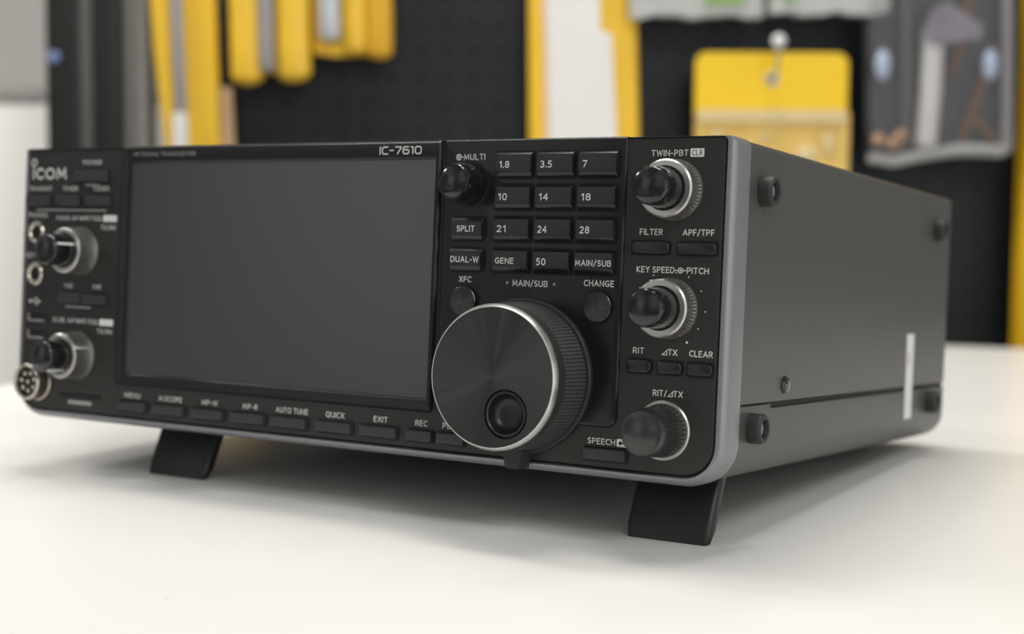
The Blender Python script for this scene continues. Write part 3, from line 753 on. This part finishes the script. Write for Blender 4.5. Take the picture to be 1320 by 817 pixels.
# side bumpers
def xlathe(prof, seg=40, fn=None):
    b = bmesh.new()
    rings = [[b.verts.new((x, r * math.cos(2 * PI * i / seg), r * math.sin(2 * PI * i / seg))) for i in range(seg)] for r, x in prof]
    for a, c in zip(rings, rings[1:]):
        for i in range(seg): b.faces.new((a[i], a[(i + 1) % seg], c[(i + 1) % seg], c[i]))
    b.faces.new(rings[0]); b.faces.new(rings[-1])
    return b
bl = (339.3, 25.5, 101.4)
bp = part('side_bumper', xlathe([(5.3, 0), (5.3, 3.6), (5.1, 4.6), (4.6, 5.2), (3.6, 5.2), (3.4, 4.8), (3.4, 2.2)]), M_RUBBER, bl)
part('bumper_screw', xlathe([(2.7, 2.1), (2.7, 3.2), (2.2, 3.7), (.05, 3.7)], 24), M_GREYROD, bl, bp)
for y, z in ((250.5, 101.0), (24.5, 19.6), (249.5, 19.6)): again(bp, (339.3, y, z))
b = xlathe([(3.3, 0), (3.3, .5), (2.6, 1.3), (1.2, 1.5), (1.1, 1.0), (.05, 1.0)], 32)
scr = part('case_screw', b, M_KNOB, (339.3, 55.5, 33.6))
b = bmesh.new(); box(b, 1.45, -1.7, -.3, 1.6, 1.7, .3); box(b, 1.45, -.3, -1.7, 1.6, .3, 1.7); part('screw_slot', b, M_GREYROD, (339.3, 55.5, 33.6), scr, 0)
b = bmesh.new(); box(b, -.3, 0, 0, .18, 11.2, 38.6); box(b, .17, 2.4, 24, .2, 5.2, 30, 1); box(b, .17, 2.8, 6, .2, 5.0, 20, 0)
part('side_sticker', b, [M_STICKER, M_PINK], (339.4, 210.2, 13.2), smooth=0, label='narrow white sticker on the right side')
# feet
def front_foot(x0, x1):
    b = bmesh.new(); ls = []
    w = x1 - x0
    for k in range(7):
        t = k / 6
        z = 4 - 25.2 * t; yf = 26.0 - 10.5 * t; th = 6.5 - .5 * t
        rr = 2.2 if t < .9 else 2.8
        ins = 0 if k < 6 else .5
        ls.append([(x, y, z) for x, y in rrect(ins, yf + ins, w - ins, yf + th - ins, rr, 4)])
    ls.append([(x, y, -21.75 + (y - 15) * .068) for x, y in rrect(1.0, 16.4, w - 1.0, 20.8, 1.6, 4)])
    vs = [[b.verts.new(p) for p in l_] for l_ in ls]
    m = len(vs[0])
    for A, B in zip(vs, vs[1:]):
        for i in range(m): b.faces.new((A[i], A[(i + 1) % m], B[(i + 1) % m], B[i]))
    b.faces.new(vs[0]); b.faces.new(vs[-1])
    return part('front_foot', b, M_FOOT, (x0, 0, 0))
front_foot(65.6, 98.6); front_foot(296.6, 329.0)
b = bmesh.new()
rings = [[b.verts.new((r * math.cos(2 * PI * i / 32), r * math.sin(2 * PI * i / 32), z)) for i in range(32)] for r, z in ((8, 1.5), (8, -4.2), (7.3, -4.9))]
for A, B in zip(rings, rings[1:]):
    for i in range(32): b.faces.new((A[i], A[(i + 1) % 32], B[(i + 1) % 32], B[i]))
b.faces.new(rings[0]); b.faces.new(rings[-1])
rf = part('rear_foot', b, M_RUBBER, (40, 260, .3)); again(rf, (300, 260, .3))

for o in bpy.data.objects:
    if '_l' in o: del o['_l']

# ------------------------------------------------------------------ behind the table
ROT = (0, 0, WALLYAW)
def px_outline(pts, D, o):
    return [(a - o[0], c - o[1]) for a, c in (at(u, v, D) for u, v in pts)]
def prism(bm, ol, y0, y1, bev=0.0, mi=0):
    if bev:
        cx = sum(p[0] for p in ol) / len(ol); cz = sum(p[1] for p in ol) / len(ol)
        w = max(abs(p[0] - cx) for p in ol)
        f = 1 - bev / w
        sm = [(cx + (p[0] - cx) * f, p[1]) for p in ol]
        loops(bm, [(sm, y0), (ol, y0 + bev), (ol, y1)], mi=mi)
    else: loops(bm, [(ol, y0), (ol, y1)], mi=mi)
def chord(bm, pts, D, o, y, r, mi=0, flatten=1.0, seg=16):
    """rod following frame points; hemispherical lower end"""
    q = px_outline(pts, D, o)
    P = [Vector((a, y, c)) for a, c in q]
    d = (P[-1] - P[-2]).normalized()
    R = [r] * len(P)
    for k in range(1, 6):
        t = k / 5 * .5 * PI
        P.append(P[len(pts) - 1] + d * r * .6 * math.sin(t)); R.append(max(r * math.cos(t), r * .05))
    n0 = len(bm.verts)
    tube(bm, P, R, seg, mi)
    bm.verts.ensure_lookup_table()
    if flatten != 1.0:
        for v in bm.verts[n0:]: v.co.y = y + (v.co.y - y) * flatten
def rpart(name, bm, m, parent, smooth=40, label=None):
    o = link(name, finish(bm, name, m, 1.0, smooth), parent)
    if label: o['label'] = label
    return o

DB = 1.44
sL, _ = at(286, 200, DB); sR = 0.78
# pegboard panel standing on the floor
pb = thing('pegboard_panel', 'black pegboard display panel with rows of small round holes behind the table', 'pegboard', wall_loc(0, 0, DB), ROT)
bm = bmesh.new(); box(bm, sL, 0, 0.0, sR, .018, 1.62); rpart('board', bm, M_PEG, pb, 0)
bm = bmesh.new(); box(bm, sL - .012, -.004, 0.0, sL, .03, 1.62); rpart('edge_trim', bm, M_GREYP, pb, 0, 'grey edge trim of the board')

def hung(name, label, cat, u, v, D, group=None):
    s_, z_ = at(u, v, D)
    return thing(name, label, cat, wall_loc(s_, z_, D), ROT, group), (s_, z_)

# long yellow sleeve at the left end
D = 1.405
t, o = hung('antenna_sleeve', 'long yellow sleeve holding a grey rod with white tip, hanging at the pegboard left edge', 'packet', 244, 90, D, 'yellow antenna sleeves on the pegboard')
bm = bmesh.new(); prism(bm, px_outline([(215, 340), (287, 340), (283, 190), (274, -60), (188, -60), (196, 60), (212, 190)], D, o), 0, .012, .004); rpart('sleeve', bm, M_YEL, t)
bm = bmesh.new(); prism(bm, px_outline([(287, 340), (304, 340), (301, 190), (297, 112), (283, 112)], D, o), .004, .009); rpart('clear_margin', bm, M_TAN, t, label='tan see-through margin')
bm = bmesh.new(); chord(bm, [(226, -60), (231, 60), (235, 150)], D, o, -.004, .0062); rpart('antenna_rod', bm, M_GREYROD, t)
bm = bmesh.new(); chord(bm, [(234, 146), (235, 190), (236, 330)], D, o, -.006, .0072); rpart('rod_tip', bm, M_STICKER, t, label='white tip of the rod')

# second sleeve: two bulging tubes
D = 1.40
t, o = hung('antenna_sleeve', 'yellow sleeve with two bulging lobes and a grey rod between, second from the left', 'packet', 347, 30, D, 'yellow antenna sleeves on the pegboard')
bm = bmesh.new(); prism(bm, px_outline([(299, 100), (320, 104), (345, 92), (372, 100), (396, 98), (396, -60), (294, -60)], D, o), .006, .016, .003); rpart('sleeve', bm, M_YEL, t)
bm = bmesh.new()
chord(bm, [(314, -60), (317, 60), (318, 96)], D, o, .006, .0155, flatten=.7); rpart('tube_lobe', bm, M_YEL, t)
bm = bmesh.new(); chord(bm, [(374, -60), (376, 60), (378, 92)], D, o, .006, .0165, flatten=.7); rpart('tube_lobe', bm, M_YEL, t)
bm = bmesh.new(); chord(bm, [(341, -60), (344, 60), (345, 88)], D, o, -.001, .0072); rpart('antenna_rod', bm, M_GREYROD, t)

# third sleeve
D = 1.405
t, o = hung('antenna_sleeve', 'yellow sleeve with a silver rod, third from the left and shorter than its neighbour', 'packet', 450, 20, D, 'yellow antenna sleeves on the pegboard')
bm = bmesh.new(); prism(bm, px_outline([(402, 68), (430, 72), (470, 70), (500, 68), (502, -60), (399, -60)], D, o), .004, .014, .003); rpart('sleeve', bm, M_YEL, t)
bm = bmesh.new(); chord(bm, [(424, -60), (425, 20), (426, 46)], D, o, -.003, .0105); rpart('antenna_rod', bm, M_SILVROD, t, label='silver rod')
bm = bmesh.new(); chord(bm, [(454, -60), (456, 30), (457, 60)], D, o, .002, .0115, flatten=.7); rpart('tube_lobe', bm, M_YEL, t)
bm = bmesh.new(); chord(bm, [(487, -60), (489, 30), (489, 66)], D, o, .002, .0125, flatten=.7); rpart('tube_lobe', bm, M_YELD, t)

# wide sleeve with white card
D = 1.405
t, o = hung('antenna_sleeve', 'wide yellow sleeve with a long white insert card, hanging behind the keypad end', 'packet', 754, 90, D, 'yellow antenna sleeves on the pegboard')
bm = bmesh.new(); prism(bm, px_outline([(683, 330), (829, 330), (825, 180), (821, -60), (681, -60)], D, o), 0, .014, .004); rpart('sleeve', bm, M_YEL, t)
bm = bmesh.new(); prism(bm, px_outline([(714, 330), (801, 330), (795, 180), (788, 44), (774, 40), (770, -60), (703, -60), (707, 60)], D, o), -.003, 0); rpart('insert_card', bm, M_CARD, t, 0, 'white insert card')
bm = bmesh.new(); prism(bm, px_outline([(704, 330), (714, 330), (710, 180), (706, 0), (699, 0), (702, 60)], D, o), -.002, .0); rpart('card_edge', bm, M_PINKC, t, 0, 'pale pink strip beside the card')

# two grey bags at the top
D = 1.39
def bag_strip(name, label, x0, x1, v1, greens):
    t, o = hung(name, label, 'bag', (x0 + x1) / 2, -20, D, 'grey polythene bags at the top of the pegboard')
    n = 16; lower = [(x0 + (x1 - x0) * k / n, v1 + 2.2 * math.sin(k * .83 + x0) + 1.2 * math.sin(k * 1.9)) for k in range(n + 1)]
    ol = px_outline(lower + [(x1 - 2, -80), (x0 + 2, -80)], D, o)
    bm = bmesh.new(); prism(bm, ol, -.008, .010, .004); rpart('bag_film', bm, M_BAGEDGE, t)
    for (g0, g1, a0, a1) in greens:
        bm = bmesh.new(); prism(bm, px_outline([(g0, a1), (g1, a1 - 2), (g1, a0), (g0, a0)], D, o), -.0105, -.0085); rpart('green_label', bm, M_GREEN, t, 0, 'green printed label')
bag_strip('polythene_bag', 'crumpled grey polythene bag with green label, above the yellow pouch to its left', 812, 984, 22, [(908, 958, -60, 8)])
bag_strip('polythene_bag', 'crumpled grey polythene bag above the yellow pouch to its right, beside the clear bag', 990, 1147, 19, [(1008, 1024, -60, 4)])

# yellow pouch with grommet
D = 1.39
t, o = hung('hanging_pouch', 'bright yellow pouch with a grommet and cloudy window hanging from a hook', 'pouch', 995, 102, D)
def pouch_ol(v0, v1, r0, r1):
    (xa, za), (xb, zb) = [(p[0], p[1]) for p in px_outline([(897, v0), (1092, v1)], D, o)]
    return rrect(xa, zb, xb, za, (r1, r1, r0, r0), 6)
bm = bmesh.new(); loops(bm, [(pouch_ol(142, 330, .001, .006), .003), (pouch_ol(142, 330, .001, .006), .011)]); rpart('pouch_body', bm, M_YELW, t, label='cloudy window with pale yellow contents')
fx = px_outline([(995, 102)], D, o)[0]
bm = bmesh.new()
oo = pouch_ol(67, 150, .010, .001); hh = []
for p in oo:
    d = Vector((p[0] - fx[0], p[1] - fx[1])).normalized(); hh.append((fx[0] + d.x * .0035, fx[1] + d.y * .0035))
a = loops(bm, [(oo, .0035), (oo, 0), (hh, 0), (hh, .0035)], False, False)
nn = len(oo)
for i in range(nn): bm.faces.new((a[3][i], a[3][(i + 1) % nn], a[0][(i + 1) % nn], a[0][i]))
rpart('header_flap', bm, M_YELF, t, 20)
bm = bmesh.new(); (xa, za), (xb, zb) = px_outline([(899, 141), (1090, 158)], D, o); box(bm, xa, -.0015, zb, xb, .0, za); rpart('seal_band', bm, M_CREAM, t, 0, 'cream seal band under the flap')
for (u, v, w_, h_) in ((925, 176, 14, 20), (984, 176, 10, 16), (1040, 200, 30, 26), (1068, 185, 14, 30)):
    c = px_outline([(u, v)], D, o)[0]
    bm = bmesh.new(); bmesh.ops.create_uvsphere(bm, u_segments=16, v_segments=10, radius=1)
    for q in bm.verts: q.co = Vector((c[0] + q.co.x * w_ * .00036, .002 + q.co.y * .003, c[1] + q.co.z * h_ * .00036))
    rpart('wrapped_item', bm, M_CREAM, t)
bm = bmesh.new(); lathe(bm, [(.0034, .0042), (.0034, -.001), (.0044, -.0016), (.0062, -.001), (.0064, 0)], 32, fx[0], fx[1], cap0=False, cap1=False); rpart('grommet', bm, M_SILVROD, t, label='metal grommet ring')
# hook through the grommet with a white ball end
hk, ho = hung('peg_hook', 'thin wire peg hook with a white ball end holding the yellow pouch', 'hook', 995, 102, D)
tip = px_outline([(1004, 53)], D - .03, at(995, 102, D))[0]
bm = bmesh.new(); tube(bm, [(0, .049, .0012), (0, .0, .0012), (0, -.018, .0012), (.001, -.026, .006), (tip[0] * .6, -.029, tip[1] * .5), (tip[0], -.030, tip[1])], .0015, 10); rpart('hook_wire', bm, M_GREYROD, hk)
bm = bmesh.new(); bmesh.ops.create_uvsphere(bm, u_segments=20, v_segments=14, radius=.0062)
for q in bm.verts: q.co += Vector((tip[0], -.030, tip[1]))
rpart('ball_end', bm, M_STICKER, hk, label='white ball end')

# clear bag of parts
D = 1.385
t, o = hung('parts_bag', 'clear bag holding a white tube, mauve tag and brass connectors, right of the yellow pouch', 'bag', 1210, 100, D)
ol = px_outline([(1119, 210), (1150, 214), (1190, 206), (1235, 201), (1290, 203), (1303, 190), (1306, -80), (1117, -80)], D, o)
bm = bmesh.new(); prism(bm, ol, -.014, -.0125); rpart('bag_film', bm, M_BAG2, t, 0)
bm = bmesh.new(); prism(bm, ol, .008, .012); rpart('bag_back', bm, M_BAGBACK, t, 0, 'dark grey back of the bag')
e = px_outline([(1119, 204), (1150, 208), (1190, 200), (1235, 193), (1290, 195), (1300, 188)], D, o)
bm = bmesh.new(); tube(bm, [(p[0], -.003, p[1]) for p in e], [.004, .0055, .005, .006, .0055, .004], 10); rpart('crumpled_hem', bm, M_BAGEDGE, t)
e = px_outline([(1296, -80), (1296, 60), (1295, 190)], D, o)
bm = bmesh.new(); tube(bm, [(p[0], -.004, p[1]) for p in e], .0045, 10); rpart('side_seam', bm, M_GREYROD, t)
e = px_outline([(1166, -80), (1166, 60), (1165, 190)], D, o)
bm = bmesh.new(); tube(bm, [(p[0], -.004, p[1]) for p in e], .0035, 10); rpart('side_seam', bm, M_GREYP, t)
bm = bmesh.new(); chord(bm, [(1203, 40), (1199, 120), (1193, 184)], D, o, -.001, .0098); rpart('white_tube', bm, M_CARD, t)
bm = bmesh.new(); prism(bm, px_outline([(1182, 48), (1200, 60), (1258, 52), (1262, 34), (1236, 16), (1216, 4), (1198, 14)], D, o), -.0122, -.0110); rpart('paper_tag', bm, M_MAUVE, t, 0, 'mauve paper tag')
for (u, v) in ((1131, 181), (1150, 186), (1160, 176)):
    c = px_outline([(u, v)], D, o)[0]
    bm = bmesh.new(); lathe(bm, [(.0035, .006), (.0055, .005), (.0055, -.009), (.004, -.0105), (.0028, -.0105), (.0026, -.004)], 24, c[0], c[1]); rpart('connector', bm, M_BRASS, t)
for pts in ([(1262, -60), (1246, 30), (1226, 100)], [(1246, 152), (1262, 160), (1284, 182)], [(1282, 60), (1262, 120), (1240, 180)]):
    e = px_outline(pts, D, o); bm = bmesh.new(); tube(bm, [(p[0], .002, p[1]) for p in e], .0042, 10); rpart('cable_piece', bm, M_BROWN, t)
for (u, v, w_, h_) in ((1136, 84, 10, 20), (1274, 84, 10, 20)):  # bluish highlights on the bag, put in as coloured pieces
    c = px_outline([(u, v)], D, o)[0]
    bm = bmesh.new(); bmesh.ops.create_uvsphere(bm, u_segments=16, v_segments=10, radius=1)
    for q in bm.verts: q.co = Vector((c[0] + q.co.x * w_ * .0007, -.006 + q.co.y * .0045, c[1] + q.co.z * h_ * .0007))
    rpart('painted_glint', bm, M_BAGGLINT, t)

# yellow upright at the right edge
D = 1.38
s0, _ = at(1321, 300, D)
up = thing('yellow_upright', 'tall amber yellow upright at the right edge of the pegboard', 'post', wall_loc(s0, 0, D), ROT)
bm = bmesh.new(); slab_rr(bm, 0, 0, .09, 1.62, .003, 0, .03, .003, 2); rpart('post_body', bm, M_AMBER, up)
bm = bmesh.new(); slab_rr(bm, -.01, -.0, .10, .012, .002, -.02, .045, .002, 2); rpart('base_plate', bm, M_GREYP, up)

# black display upright at the left, white cabinet and wall behind it
D = 1.40
ua, ub = at(59, 100, D)[0], at(153, 100, D)[0]
pst = thing('display_upright', 'black glossy display upright with grey centre strip left of the yellow sleeves', 'post', wall_loc(ua, 0, D), ROT)
w = ub - ua
bm = bmesh.new(); slab_rr(bm, 0, 0, w * .46, 1.7, .002, 0, .06, .002, 2); rpart('post_body', bm, M_BLACKP, pst)
bm = bmesh.new(); slab_rr(bm, w * .46, 0, w * .62, 1.7, .002, .006, .055, .002, 2); rpart('centre_strip', bm, M_STRIP, pst)
bm = bmesh.new(); slab_rr(bm, w * .62, 0, w, 1.7, .002, 0, .06, .002, 2); rpart('post_body', bm, M_BLACKP, pst)
bm = bmesh.new(); slab_rr(bm, w, 0, w + .021, 1.7, .002, .02, .06, .002, 2); rpart('side_panel', bm, M_GREYS, pst, label='pale grey side panel')
c = at(70, 74, D); bm = bmesh.new(); lathe(bm, [(.0055, 0), (.0055, -.002), (.004, -.003), (.001, -.003)], 24, c[0] - ua, c[1]); rpart('painted_reflection', bm, M_BLUE, pst, label='pale blue oval spot, a painted reflection')  # blue reflection on the upright, built as a coloured disc
D = 1.62
ca, cz = at(-260, 119, D); cb, _ = at(268, 119, D)
cab = thing('storage_cabinet', 'low white cabinet against the grey wall, left of the radio', 'cabinet', wall_loc(ca, 0, D), ROT)
bm = bmesh.new(); slab_rr(bm, 0, .06, cb - ca, cz - .004, .002, .006, .31, .001, 1); rpart('cabinet_body', bm, M_WHITE, cab)
bm = bmesh.new(); slab_rr(bm, 0, cz - .004, cb - ca, cz, .001, .006, .31, .001, 1); rpart('cabinet_top', bm, M_WHITE, cab)
bm = bmesh.new(); slab_rr(bm, .02, 0, cb - ca - .02, .06, .002, .03, .30, .002, 2); rpart('plinth', bm, M_GREYS, cab)
